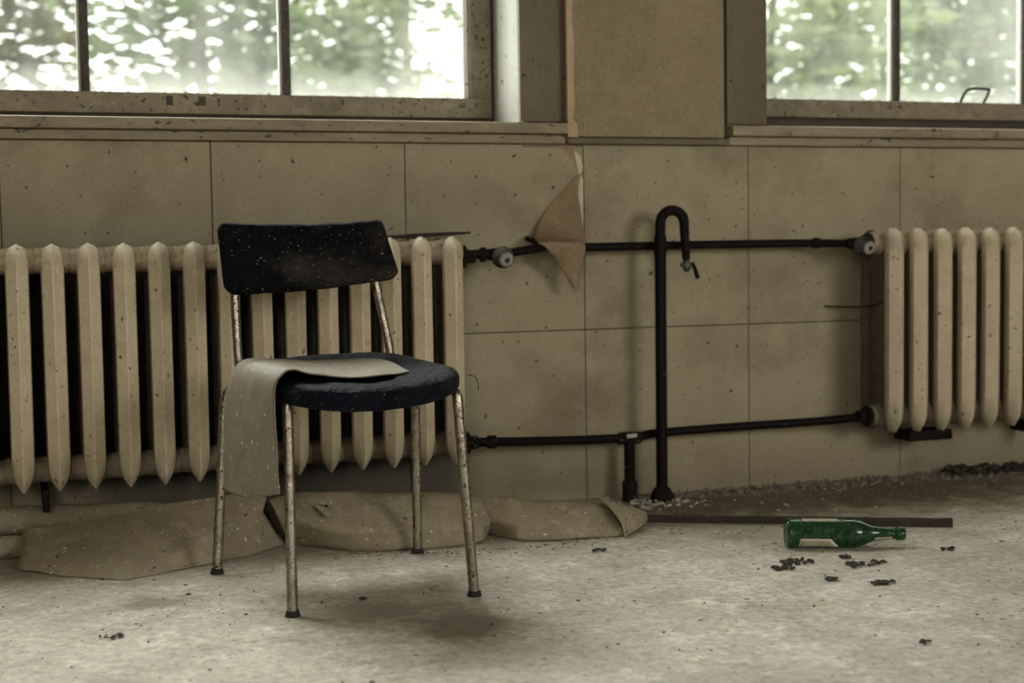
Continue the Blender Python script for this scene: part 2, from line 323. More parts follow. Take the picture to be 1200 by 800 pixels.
# ------------------------------------------------------------------ room shell
X0, X1, YB, ZC = -2.53, 5.6, -6.5, 3.1
bx('floor', (X0, X1, YB, .0, -.12, 0), FLOOR, bev=0, kind='structure')
bx('ceiling', (X0, X1, YB, .4, ZC, ZC + .12), CEIL, bev=0, kind='structure')
bx('wall_left', (X0 - .12, X0, YB, .4, -.12, ZC + .12), WALLP, bev=0, kind='structure')
bx('wall_right', (X1, X1 + .12, YB, .4, -.12, ZC + .12), WALLP, bev=0, kind='structure')
bm = bmesh.new()
for d in ((X0, -1.9, YB - .12, YB, -.12, ZC + .12), (-.5, 2.7, YB - .12, YB, -.12, ZC + .12), (4.7, X1, YB - .12, YB, -.12, ZC + .12), (-1.9, -.5, YB - .12, YB, -.12, .95), (-1.9, -.5, YB - .12, YB, 2.55, ZC + .12), (2.7, 4.7, YB - .12, YB, -.12, .95), (2.7, 4.7, YB - .12, YB, 2.55, ZC + .12)): box(bm, *d)
link('wall_opposite', bm, WALLP, kind='structure')

# window wall: masonry core + panels, pillar, cap
W1L, W1R, W2L, W2R, ZS, ZH = -1.5, 1.333, 2.08, 4.7, 1.035, 2.5
wb = root('wall_back')
bm = bmesh.new()
for d in ((X0, X1, .012, .36, -.12, .975), (X0, W1L, .0, .36, .975, ZC + .12), (W1R + .01, W2L - .01, .0, .36, .975, ZC + .12), (W2R, X1, .0, .36, .975, ZC + .12),
          (W1L, W1R + .01, .0, .36, ZH, ZC + .12), (W2L - .01, W2R, .0, .36, ZH, ZC + .12), (W1L, W1R + .01, .10, .36, .975, 1.03), (W2L - .01, W2R, .10, .36, .975, 1.03)): box(bm, *d)
link('masonry', bm, WALLP, wb)
PW = .507
bm = bmesh.new(); box(bm, X0, X1, .0095, .0125, 0, .984); link('joint_backing', bm, BACKING, wb)
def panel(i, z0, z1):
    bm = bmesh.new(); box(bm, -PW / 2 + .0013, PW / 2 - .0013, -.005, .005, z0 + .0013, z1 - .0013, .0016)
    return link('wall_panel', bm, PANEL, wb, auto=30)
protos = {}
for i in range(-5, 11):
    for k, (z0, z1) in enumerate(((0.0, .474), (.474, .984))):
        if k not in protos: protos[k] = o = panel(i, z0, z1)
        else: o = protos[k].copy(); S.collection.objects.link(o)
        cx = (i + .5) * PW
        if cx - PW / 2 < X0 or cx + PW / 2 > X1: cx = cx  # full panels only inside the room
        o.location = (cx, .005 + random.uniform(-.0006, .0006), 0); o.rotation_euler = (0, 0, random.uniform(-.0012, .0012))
# peeled strip of bare plaster beside the torn paper
def flat(name, pts, y, material, parent, t=.0012):
    bm = bmesh.new(); v = [bm.verts.new((x, y, z)) for x, z in pts]; f = bm.faces.new(v)
    r = bmesh.ops.extrude_face_region(bm, geom=[f])
    for g in r['geom']:
        if isinstance(g, bmesh.types.BMVert): g.co.y -= t
    bmesh.ops.recalc_face_normals(bm, faces=bm.faces); return link(name, bm, material, parent)
flat('bare_plaster_strip', [(1.493, .968), (1.503, .960), (1.514, .948), (1.519, .925), (1.5195, .915), (1.511, .902), (1.5195, .890), (1.519, .842), (1.519, .78), (1.519, .70), (1.512, .70), (1.497, .718), (1.503, .755), (1.506, .795), (1.497, .83), (1.490, .85), (1.497, .885), (1.505, .901), (1.501, .93)], .0004, RAWPLASTER, wb)
flat('stripped_paper_corner', [(1.430, .982), (1.493, .982), (1.494, .968), (1.501, .93), (1.506, .903), (1.494, .935), (1.478, .957), (1.457, .972)], .0002, PAPERBACK, wb)

# pillar with its ledge and its crumbling left edge
pl = root('trim_1')
bm = bmesh.new(); box(bm, 1.470, 1.930, -.048, .02, 1.002, ZC, .006)
link('pillar_face', bm, PLASTER, pl, auto=40)
pts = []; random.seed(3)
z = 1.0
bm = bmesh.new(); prev = None
while z < ZC - .05:
    wv = .018 + .006 * noise.noise(Vector((0, 0, z * 14))) + (.012 if z < 1.04 else 0)
    a = [bm.verts.new(p) for p in ((1.458, -.049, z), (1.458 + wv, -.0505, z), (1.458 + wv, -.045, z), (1.458, .0, z))]
    if prev:
        for k in range(3): bm.faces.new((prev[k], prev[k + 1], a[k + 1], a[k]))
    prev = a; z += .012
bmesh.ops.recalc_face_normals(bm, faces=bm.faces); link('crumbling_edge', bm, BEAD, pl)
bx('pillar_ledge', (1.463, 1.957, -.030, .012, .984, 1.001), CASING, pl, bev=.004)

# window casings (flat boards) with nail holes
for k, (a, b) in enumerate(((W1R, 1.4745), (1.9535, W2L))):
    t = root('trim_%d' % (k + 2)); bx('casing_board', (a, b, -.018, .0, 1.043, 2.6), CASING, t, bev=.003)
    for hx, hz in (((a + .012, 1.167), (b - .014, 1.163)) if k == 0 else ((a + .012, 1.165), (b - .012, 1.152))):
        lt('nail_hole', [(.001, -.0205), (.0045, -.0195), (.005, -.0175)], (hx, 0, hz), (0, 1, 0), DARKGAP, t, 10)

def sill(n, a, b, ends):
    t = root('trim_%d' % n)
    bx('sill_board', (a, b, -.048, .19, 1.009, 1.038), SILL, t, bev=.006)
    bx('sill_lip', (a, b, -.012, .0, 1.038, 1.0415), SILL, t, bev=.001)
    bx('bed_mould', (a, b - (.004 if ends else 0), -.024, .012, .984, 1.008), SILL, t, bev=.005)
sill(4, X0, 1.466, True); sill(5, 1.956, X1, False)

# windows
def window(n, x0, x1, bars, zb, right_jamb, handle=None, slots=()):
    wn_ = root('window_%d' % n); y = .2
    zt = 2.42; st = .062; rail = .055
    bx('bottom_rail', (x0, x1, y - .02, y + .02, zb, zb + rail), SASH, wn_, bev=.004)
    bx('top_rail', (x0, x1, y - .02, y + .02, zt - rail, zt), SASH, wn_, bev=.004)
    bx('stile', (x0, x0 + st, y - .019, y + .019, zb + rail, zt - rail), SASH, wn_, bev=.004)
    bx('stile', (x1 - st, x1, y - .019, y + .019, zb + rail, zt - rail), SASH, wn_, bev=.004)
    bx('putty_strip', (x1 - st - .015, x1 - st, y - .004, y + .01, zb + rail, zt - rail), WHITE, wn_, bev=.003)
    xs = [x0 + st] + bars + [x1 - st]
    for b in bars:
        bx('glazing_bar', (b - .012, b + .012, y - .017, y + .015, zb + rail, zt - rail), MUNTIN, wn_, bev=.004)
        bx('putty_strip', (b - .018, b - .012, y - .006, y + .012, zb + rail, zt - rail), WHITE, wn_, bev=.001)
    for a, b in zip(xs, xs[1:]):
        bx('pane', (a, b, y + .003, y + .0045, zb + rail, zt - rail), GLASS, wn_, bev=0)
        # crumbled putty and paint flakes along the glass foot
        bm = bmesh.new(); x = a + .01
        while x < b - .01:
            if random.random() < .55: lump(bm, (x, y - .006, zb + rail + .001), random.uniform(.002, .0055), .7)
            x += random.uniform(.006, .02)
        if len(bm.verts): link('putty_crumbs', bm, SASH if random.random() < .5 else MUNTIN, wn_, kind='stuff')
        else: bm.free()
    bx('outer_frame', (x0 - .1, x1 + .02, y + .03, y + .15, 1.03, zb + .012), DARKGAP, wn_, bev=.003)
    bx('head_frame', (x0 - .1, x1 + .02, y - .05, y + .15, zt, ZH + .02), SASH, wn_, bev=.003)
    if right_jamb:
        bx('jamb_lining', (W1R - .001, W1R + .012, .012, .36, 1.038, ZH), WHITE, wn_, bev=.002)
        bx('jamb_stop', (W1R - .006, W1R + .012, -.017, .016, 1.042, ZH), WHITE, wn_, bev=.003)
        bx('jamb_gap_strip', (x1 + .002, W1R - .0015, y + .0, y + .03, 1.038, ZH), DARKGAP, wn_, bev=0)
    else:
        bx('jamb_lining', (W2L - .012, W2L + .001, .0, .36, 1.038, ZH), WHITE, wn_, bev=.002)
    for sx_, w_ in slots:
        bx('lock_slot', (sx_ - w_, sx_ + w_, y - .022, y - .019, zb + .022, zb + .046), DARKGAP, wn_, bev=0)
    if handle:
        hx, hz = handle; h = tb('pull_handle', [(hx - .05, y - .020, hz - .006), (hx - .047, y - .03, hz + .014), (hx - .030, y - .038, hz + .034), (hx + .036, y - .038, hz + .036), (hx + .046, y - .034, hz + .028), (hx + .036, y - .02, hz - .006)], .0042, PIPE, wn_, 8, True)
    return wn_
random.seed(11)
window(1, W1L + .02, 1.318, [-.823, -.301, .217, .739], 1.068, True, slots=((.428, .009), (.512, .010)))
window(2, 2.10, W2R - .02, [2.645, 3.128, 3.62, 4.12], 1.086, False, handle=(2.925, 1.146))

# ------------------------------------------------------------------ outside: ground and trees
bm = bmesh.new(); box(bm, -40, 60, .6, 70, -1.1, -.9); o = link('lawn', bm, GRASS); tag(o, 'grass ground outside beyond the windows', 'grass', kind='stuff')
random.seed(21)
def tree(loc, h, spread, n, leafm, label, group, base=.35, lsize=.12, shape=1.0):
    t = thing('garden_tree', label, 'tree', (loc[0], loc[1], -.897), group)
    bm = bmesh.new(); hh = h
    tube(bm, smooth_path([(0, 0, 0), (.08, .05, hh * .3), (-.05, .1, hh * .6), (.05, 0, hh * .9)], 4), [.11 - .085 * i / 12 for i in range(13)], 8)
    link('trunk', bm, BARK, t, auto=60)
    tips = []
    for k in range(16):
        a = random.uniform(0, 2 * PI); z0 = hh * random.uniform(.12, .8); L = spread * random.uniform(.55, 1.0) * (1.1 - .5 * z0 / hh)
        e = Vector((math.cos(a) * L, math.sin(a) * L * shape, z0 + L * random.uniform(.35, .9)))
        bm = bmesh.new(); mid = Vector((e.x * .5, e.y * .5, z0 + (e.z - z0) * .35)); tube(bm, smooth_path([(0, .05, z0), mid, e], 4), [.035 - .003 * i for i in range(9)], 6)
        link('branch', bm, BARK, t, auto=60); tips += [e, mid, (e + mid) / 2]
    bm = bmesh.new()
    for k in range(n):
        c = random.choice(tips) if random.random() < .75 else Vector((random.uniform(-1, 1) * spread * .8, random.uniform(-1, 1) * spread * .8, hh * random.uniform(base, 1)))
        g = .20 * spread; p = c + Vector((random.gauss(0, g), random.gauss(0, g), random.gauss(0, g)))
        if p.z < .1: continue
        s = lsize * random.uniform(.6, 1.3); rt = Matrix.Rotation(random.uniform(0, 2 * PI), 3, 'Z') @ Matrix.Rotation(random.uniform(-1.3, 1.3), 3, 'X')
        bm.faces.new([bm.verts.new(p + rt @ Vector(q)) for q in ((-s, 0, 0), (0, -s * .45, .1 * s), (s, 0, 0), (0, s * .45, .1 * s))])
    link('foliage', bm, leafm, t, kind='stuff')
T = [((-0.1, 10.8), 5.9, 1.4, 2300, LEAF3, 'pale russet garden tree outside the left end of the left window'),
     ((1.55, 8.0), 5.2, 1.15, 2700, LEAF2, 'deep green garden tree seen through the left window middle'),
     ((4.35, 12.2), 6.6, 1.6, 5200, LEAF1, 'pale green garden tree seen through the right pane of the left window'),
     ((6.6, 8.0), 5.2, 1.3, 3000, LEAF1, 'open light green tree outside the left pane of the right window'),
     ((9.3, 8.6), 5.4, 1.3, 4400, LEAF2, 'dense green tree seen right of the bar in the right window'),
     ((11.4, 13.6), 7.4, 1.9, 4600, LEAF1, 'light green tree behind the dense one at the far right'),
     ((-3.6, 9.4), 5.6, 1.7, 3200, LEAF2, 'broad green tree outside beyond the left edge of the left window'),
     ((15.5, 12.0), 6.8, 2.1, 4200, LEAF2, 'broad green tree outside beyond the right edge of the right window')]
for i, (l, h, s, n, lm, lab) in enumerate(T): tree(l, h, s, n, lm, lab, 'trees outside the windows')

# ------------------------------------------------------------------ radiators
def leaf_column(bm, y_edge, y_ridge, zb, zt, hw, facet=True, px=0):
    """spear-shaped front column: ridge in the middle, pointed foot, ogee head"""
    H = zt - zb
    st = [(0, .10), (.004, .22), (.012, .44), (.024, .68), (.040, .86), (.062, .97), (.09, 1), (H * .5, 1), (H - .070, 1), (H - .045, .97), (H - .026, .91), (H - .014, .78), (H - .007, .56), (H - .003, .22), (H, .05)]
    prev = None; d = y_ridge - y_edge
    for h, f in st:
        z = zb + h; w = hw * f
        k = 1 if .03 < h < H - .02 else .35 + .65 * min(1, (h if h < H / 2 else H - h) / .03)
        yr = y_edge + d * k
        ring = [bm.verts.new(p) for p in ((px - w, y_edge + d * .15 * k, z), (px - w * .90, y_edge + d * .50 * k, z), (px - .0015, yr, z), (px + .0015, yr, z), (px + w * .90, y_edge + d * .50 * k, z), (px + w, y_edge + d * .15 * k, z), (px + w * .62, y_edge - d * .45, z), (px - w * .62, y_edge - d * .45, z))]
        if prev:
            for i in range(8): bm.faces.new((prev[i], prev[(i + 1) % 8], ring[(i + 1) % 8], ring[i]))
        else: bm.faces.new(ring[::-1])
        prev = ring
    bm.faces.new(prev)
def section_meshes():
    bm = bmesh.new(); leaf_column(bm, -.206, -.243, 0, .578, .0262); bmesh.ops.recalc_face_normals(bm, faces=bm.faces); a = bm
    b = bmesh.new(); leaf_column(b, -.092, -.062, 0, .575, .0262); box(b, -.012, .012, -.205, -.095, .045, .535, .005); bmesh.ops.recalc_face_normals(b, faces=b.faces)
    cs = []
    for zc in (.045, .538): c = bmesh.new(); cs.append(c); lathe(c, [(.0285, -.0402), (.0305, -.037), (.0308, -.028), (.0325, -.018), (.0355, -.008), (.0355, .008), (.0325, .018), (.0308, .028), (.0305, .037), (.0285, .0402)], (0, -.150, zc), (1, 0, 0), 20)
    for c in cs: bmesh.ops.recalc_face_normals(c, faces=c.faces)
    return a, b, cs
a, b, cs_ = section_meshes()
fin0 = link('radiator_fin', a, RAD, None, auto=38); web0 = link('rear_column', b, RAD, None, auto=38); hub0 = link('lower_hub', cs_[0], RADHUBSHADE, None, auto=38); hub1 = link('upper_hub', cs_[1], RADHUB, None, auto=38)
first = [True]
def radiator(name, label, x_start, n, z0, dz, skip=0):
    t = thing(name, label, 'radiator', (x_start, 0, z0))
    for k in range(n):
        src = (fin0, web0, hub0, hub1); par = []
        for s_ in src:
            o = s_ if first[0] else s_.copy()
            if not first[0]: S.collection.objects.link(o)
            if s_ is web0 and not (k == 0 and n < 15): o.material_slots[0].link = 'OBJECT'; o.material_slots[0].material = RADSHADE
            o.parent = t; o.location = (k * .0805, 0, k * dz + random.uniform(-.001, .001)); par.append(o)
            if s_ is fin0: o.rotation_euler = (0, random.uniform(-.003, .003), 0)
            else: o.rotation_euler = (0, 0, 0)
        first[0] = False
    return t
random.seed(5)
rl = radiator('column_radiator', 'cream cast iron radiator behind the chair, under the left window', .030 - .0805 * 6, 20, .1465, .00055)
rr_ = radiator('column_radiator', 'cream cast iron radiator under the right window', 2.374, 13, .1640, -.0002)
# end bushes and brackets belong to the radiators
for t, xs, zz in ((rl, 1.0755 + .0405, (.705 - .02 - .003, .1985)), (rr_, 2.374 - .0405, (.700, .2075))):
    s = 1 if t is rl else -1
    for z in zz: 
        o = lt('end_bush', [(.022, 0), (.030, .003), (.030, .014), (.018, .016), (.017, .040)], (xs, -.150, z), (s, 0, 0), PIPEOLD, t, 8)
        o.location -= t.location
def br(name, d, t):
    o = bx(name, d, PIPE, t, bev=.003); o.location -= t.location; return o
br('bracket', (.070, .086, -.19, .0, .098, .150), rl); pass
br('bracket', (2.455, 2.600, -.17, -.09, .128, .158), rr_); br('bracket', (2.585, 2.60, -.17, .0, .128, .150), rr_); br('bracket', (2.93, 2.96, -.17, .0, .120, .158), rr_)
br('upper_bracket', (.066, .094, -.06, .0, .600, .655), rl)

# ------------------------------------------------------------------ pipes
up = thing('heating_pipe', 'black upper heating pipe running between the two radiators', 'pipe', (1.2, -.07, .70))
def P(name, pts, r, parent, mtl=PIPE, seg=14, smooth=False):
    o = tb(name, pts, r, mtl, parent, seg, smooth); o.location = -parent.location; return o
P('pipe_run', [(1.255, -.142, .690), (1.33, -.125, .700), (1.385, -.095, .706), (1.43, -.075, .703), (1.50, -.07, .702), (1.9, -.07, .704), (2.15, -.074, .704), (2.255, -.12, .702), (2.29, -.145, .701)], .0118, up, smooth=True)
P('union_nut', [(2.185, -.088, .704), (2.205, -.096, .704)], .0155, up, PIPEOLD, 6)
P('clip', [(1.352, -.100, .704), (1.350, -.060, .722), (1.348, -.012, .728)], .007, up, PIPEOLD, 8)
lo = thing('return_pipe', 'black lower return pipe with a tee and stub down to the floor', 'pipe', (1.62, -.07, 0))
P('pipe_run', [(1.160, -.150, .1985), (1.20, -.149, .197), (1.28, -.12, .190), (1.45, -.08, .179), (1.605, -.07, .175)], .0125, lo, smooth=True)
P('pipe_run', [(1.635, -.07, .172), (1.67, -.07, .180), (1.73, -.068, .184), (1.95, -.07, .188), (2.2, -.10, .194), (2.315, -.150, .2065)], .0125, lo, smooth=True)
P('union_nut', [(1.185, -.149, .1975), (1.205, -.149, .197)], .019, lo, PIPEOLD, 6)
P('tee_fitting', [(1.588, -.07, .175), (1.592, -.07, .175), (1.648, -.07, .174), (1.652, -.07, .174)], [.015, .0175, .0175, .015], lo, PIPEOLD)
P('stub_pipe', [(1.620, -.07, .172), (1.620, -.07, .002)], .0150, lo)
P('floor_coupling', [(1.620, -.07, .0), (1.620, -.07, .052), (1.620, -.07, .056)], [.0225, .0225, .018], lo, PIPEOLD, 8)
P('tee_crust', [(1.606, -.083, .180), (1.636, -.083, .182)], .0065, lo, PALECRUMB, 7)
rs = thing('vent_riser', 'black standing vent pipe bent over at the top like a walking stick', 'pipe', (1.697, -.115, 0))
P('riser_pipe', [(1.697, -.115, .0), (1.698, -.115, .705)], .0158, rs)
P('coupling', [(1.698, -.115, .672), (1.698, -.115, .678), (1.698, -.115, .724), (1.698, -.115, .730)], [.0158, .0172, .0172, .0145], rs)
arc = [(1.698, -.115, .725)] + [(1.7335 - .0355 * math.cos(a), -.117, .765 + .034 * math.sin(a)) for a in [PI * k / 12 for k in range(13)]] + [(1.771, -.118, .72), (1.774, -.118, .668), (1.775, -.118, .662)]
P('gooseneck', arc, [.0142] * 13 + [.0135, .0125, .011, .0085], rs)
P('floor_collar', [(1.697, -.115, 0), (1.697, -.115, .018), (1.697, -.115, .034), (1.697, -.115, .040)], [.034, .032, .024, .017], rs, PIPEOLD, 16)
tp = P('bleed_tap', [(1.775, -.118, .664), (1.775, -.118, .653), (1.776, -.118, .640), (1.776, -.118, .630)], [.007, .0125, .0115, .006], rs, BRASS, 8)
o = tb('tap_side_nut', [(1.757, -.122, .650), (1.790, -.122, .650)], .0065, BRASS, tp, 6)
o = tb('tap_lever', [(1.789, -.124, .655), (1.796, -.126, .640), (1.805, -.127, .612)], [.0055, .0055, .0065], PIPE, tp, 6)

def valve(label, c, s, axis):
    t = thing('radiator_valve', label, 'valve', c)
    c = Vector(c); ax = Vector(axis).normalized()
    def Q(n, pts, r, mt, seg=12): return tb(n, pts, r, mt, t, seg)
    Q('union_nut', [(-.050 * s, 0, 0), (-.036 * s, 0, 0)], .0195, PIPEOLD, 6)
    Q('valve_body', [(-.066 * s, 0, .002), (-.040 * s, 0, 0), (-.02 * s, 0, 0), (0, 0, 0), (.022 * s, 0, 0), (.034 * s, 0, .002)], [.0125, .013, .0165, .0185, .016, .0125], PIPE)
    k = lt('valve_knob', [(.016, .008), (.0240, .014), (.0265, .020), (.0265, .030), (.0245, .036), (.019, .052), (.015, .056), (.006, .0565)], (0, 0, 0), ax, KNOB, t, 32)
    u = ax.orthogonal().normalized(); v = ax.cross(u); bm = bmesh.new()
    for i in range(24):
        a = 2 * PI * i / 24; d = u * math.cos(a) + v * math.sin(a)
        tube(bm, [d * .0268 + ax * .020, d * .0268 + ax * .031, d * .0252 + ax * .0365, d * .0200 + ax * .0515], .0022, 5)
    link('grip_grooves', bm, KNOBDARK, k, kind='stuff')
    lt('centre_screw', [(.0075, .0560), (.0075, .0580), (.003, .0590)], (0, 0, 0), ax, KNOBDARK, k, 10)
valve('ribbed grey radiator valve beside the chair-side radiator', (1.222, -.148, .6865), 1, (.10, -1, -.28))
valve('ribbed grey radiator valve at the left end of the right radiator', (2.292, -.150, .7005), -1, (.20, -1, -.25))

# ------------------------------------------------------------------ torn paper flap on the wall
o = sheet('torn_wallpaper_flap', [
    [(1.507, -.006, .905), (1.508, -.006, .904), (1.509, -.007, .903)],
    [(1.448, -.0035, .847), (1.475, -.012, .846), (1.497, -.022, .842)],
    [(1.400, -.0035, .797), (1.450, -.022, .790), (1.500, -.038, .783)],
    [(1.364, -.030, .737), (1.425, -.075, .730), (1.488, -.090, .724)],
    [(1.340, -.118, .7185), (1.405, -.124, .717), (1.478, -.108, .717)],
    [(1.366, -.124, .698), (1.420, -.124, .696), (1.481, -.108, .698)],
    [(1.416, -.086, .649), (1.450, -.094, .646), (1.478, -.086, .648)],
    [(1.447, -.078, .606), (1.458, -.086, .598), (1.471, -.080, .610)],
    [(1.463, -.074, .592), (1.468, -.076, .588), (1.473, -.074, .590)]], PAPERBACK, None, 5, 6, .003, 30, .0012, 3)
tag(o, 'torn flap of wallpaper curling off the wall over the upper pipe', 'wallpaper')

# ------------------------------------------------------------------ chair
ch = thing('stacking_chair', 'chrome legged chair with worn navy seat and black backrest', 'chair', (.675, -.767, 0))
def CH(name, pts, r, mt=CHROME, parent=None, smooth=False, seg=16):
    o = tb(name, pts, r, mt, parent or ch, seg, smooth)
    if not parent: o.location = -ch.location
    return o
RL = .0108
legs = {'fl': [(.509, -1.003, 0), (.514, -.975, .395), (.515, -.970, .412), (.518, -.95, .424), (.520, -.925, .426)],
        'fr': [(.884, -.978, 0), (.858, -.972, .395), (.857, -.968, .412), (.855, -.95, .424), (.854, -.925, .426)],
        'rl': [(.423, -.563, 0), (.449, -.558, .366), (.456, -.562, .395), (.475, -.568, .414), (.51, -.575, .418)],
        'rr': [(.888, -.525, 0), (.884, -.545, .366), (.879, -.552, .395), (.862, -.562, .414), (.83, -.568, .418)]}
for k, p in legs.items():
    straight = p[:1] + [Vector(p[0]).lerp(Vector(p[1]), t) for t in (.33, .66)] + smooth_path(p[1:], 5)
    lg = CH('leg', straight, RL)
    b = Vector(p[0]); CH('rubber_foot', [b + Vector((0, 0, .001)), b + Vector((0, 0, .004)), b + Vector((0, 0, .012)) + (Vector(p[1]) - b) * .0], [.0155, .0145, .0125], RUBBER, lg)
CH('side_rail', [(.520, -.93, .426), (.512, -.56, .418)], .010); CH('side_rail', [(.854, -.93, .426), (.832, -.56, .418)], .010)
CH('cross_rail', [(.515, -.62, .418), (.835, -.62, .418)], .009); CH('cross_rail', [(.520, -.90, .426), (.854, -.90, .426)], .009)
CH('upright', [(.494, -.60, .424), (.492, -.545, .428), (.490, -.515, .450), (.489, -.503, .50), (.488, -.490, .60), (.490, -.474, .72)], .0100, smooth=True)
CH('upright', [(.845, -.60, .424), (.841, -.535, .428), (.839, -.510, .450), (.833, -.500, .50), (.816, -.488, .60), (.800, -.470, .72)], .0100, smooth=True)

def seat_mesh():
    bm = bmesh.new(); N, K = 44, 40
    def outline(a):
        # superellipse in local (u right, v rear) space
        c, s = math.cos(a), math.sin(a); e = 2 / 4.6
        return math.copysign(abs(c) ** e, c), math.copysign(abs(s) ** e, s)
    rc, fc = Vector((.675, -.535)), Vector((.685, -1.030))
    def place(u, v, z):
        hw = .200 + .004 * v; mid = fc.lerp(rc, (v + 1) / 2)
        y = mid.y + (.018 * u if v < 0 else .022 * u * v); bul = -.022 * (1 - u * u) * max(0, -v) ** 2
        if v < 0: y += .010 * abs(u) * v * 0
        return Vector((mid.x + u * hw, y + bul, z))
    def ztop(u, v):
        z = .461 + .004 * u - .017 * (1 - u * u) * (1 - max(0, abs(v + .1)) ** 3) - .030 * max(0, -v - .5) * (1 - u * u)
        if v > .6: z += .012 * (v - .6) / .4
        z += .0016 * noise.noise(Vector((u * 6, v * 6, 0))) + .0012 * noise.noise(Vector((u * 22, v * 26, 4)))
        return z
    def zbot(u, v): return .416 - .026 * (1 - u * u) * max(0, -v) ** 1.5 + .004 * u
    rings = []
    # top rings from centre outwards, then rim, then underside
    prof = [(r, 't') for r in (.12, .3, .5, .68, .82, .91, .96)] + [(.985, .88), (1.0, .66), (1.004, .45), (.998, .25), (.98, .08)] + [(r, 'b') for r in (.94, .8, .5, .2)]
    for r, m_ in prof:
        ring = []
        for k in range(N * 2):
            u, v = outline(2 * PI * k / (N * 2)); u *= r; v *= r; cu, cv = max(-1, min(1, u)), max(-1, min(1, v))
            if m_ == 't': z = ztop(cu, cv) - (.0 if r < .9 else .004 * ((r - .9) / .06) ** 2)
            elif m_ == 'b': z = zbot(cu, cv)
            else: z = zbot(cu, cv) + (ztop(cu, cv) - .004 - zbot(cu, cv)) * m_
            p = place(u, v, z)
            if isinstance(m_, float): p += Vector((noise.noise(p * 60), noise.noise(p * 60 + Vector((5, 5, 5))), 0)) * .0022
            ring.append(bm.verts.new(p))
        rings.append(ring)
    n = N * 2
    for a_, b_ in zip(rings, rings[1:]):
        for k in range(n): bm.faces.new((a_[k], a_[(k + 1) % n], b_[(k + 1) % n], b_[k]))
    bm.faces.new(rings[0][::-1]); bm.faces.new(rings[-1]); bmesh.ops.recalc_face_normals(bm, faces=bm.faces)
    return bm
se = link('seat', seat_mesh(), VINYL, ch, smooth=True); se.location = -ch.location

def back_mesh():
    bm = bmesh.new()
    out = [(.455, .752), (.462, .766), (.477, .7685), (.56, .7655), (.66, .7645), (.75, .7675), (.812, .7725), (.828, .770), (.836, .758), (.848, .705), (.8585, .664), (.860, .652), (.852, .640), (.838, .6335),
           (.78, .626), (.70, .617), (.62, .611), (.54, .6085), (.490, .608), (.476, .612), (.466, .622), (.4625, .634), (.459, .69)]
    out = [Vector((x, 0, z)) for x, z in out]; ol = smooth_path(out + [out[0]], 4)[:-1]; ctr = Vector((.655, 0, .690))
    def Y(x, z): return -.520 + .030 * (1 - ((x - .655) / .2) ** 2) + (z - .61) * .20
    n = len(ol); th = .026; rings = []
    for r, s_ in [(.2, 0), (.5, 0), (.8, 0), (.93, 0), (.975, .12), (1.0, .35), (1.0, .65), (.975, .88), (.93, 1), (.8, 1), (.5, 1), (.2, 1)]:
        ring = []
        for p in ol:
            q = ctr + (p - ctr) * r; pad = .005 * (1 - r ** 4) * (1 if s_ == 0 else 0)
            y = Y(q.x, q.z) + th * s_ - pad; nn = noise.noise(Vector((q.x * 40, q.z * 40, s_))) * .0014
            ring.append(bm.verts.new((q.x, y + nn, q.z + (nn if .05 < s_ < .95 else 0))))
        rings.append(ring)
    for a_, b_ in zip(rings, rings[1:]):
        for k in range(n): bm.faces.new((a_[k], a_[(k + 1) % n], b_[(k + 1) % n], b_[k]))
    bm.faces.new(rings[0][::-1]); bm.faces.new(rings[-1]); bmesh.ops.recalc_face_normals(bm, faces=bm.faces)
    return bm
bk = link('backrest', back_mesh(), VINYLB, ch, smooth=True); bk.location = -ch.location
# frayed thread hanging at the right front corner of the seat
o = CH('frayed_thread', [(.872, -1.00, .452), (.884, -1.005, .448), (.890, -1.006, .435), (.890, -1.006, .420)], .0009, RUBBER, smooth=True, seg=5)

# ------------------------------------------------------------------ sheet draped over the seat
rows = [[(.786, -.862, .4535), (.787, -.868, .4535), (.786, -.874, .4535)],
        [(.782, -.640, .4615), (.735, -.820, .4550), (.690, -.965, .4545)],
        [(.702, -.604, .4610), (.665, -.780, .4545), (.613, -.938, .4545)],
        [(.608, -.592, .4640), (.585, -.780, .4590), (.562, -.975, .4650)],
        [(.520, -.585, .4690), (.522, -.780, .4700), (.525, -.985, .4760)],
        [(.482, -.583, .4630), (.487, -.785, .4680), (.503, -.990, .4690)],
        [(.460, -.588, .4330), (.466, -.790, .4400), (.487, -.995, .4440)],
        [(.447, -.592, .3700), (.460, -.795, .3700), (.485, -.995, .3720)],
        [(.439, -.600, .2720), (.455, -.800, .2750), (.489, -.993, .3000)],
        [(.434, -.610, .1940), (.452, -.805, .2040), (.491, -.990, .2370)]]
o = sheet('draped_lining_sheet', rows, LINOC, None, 7, 10, .0028, 16, .0026, 5)
tag(o, 'stiff grey sheet of lining draped over the chair seat and hanging down its left side', 'sheet')
o = None

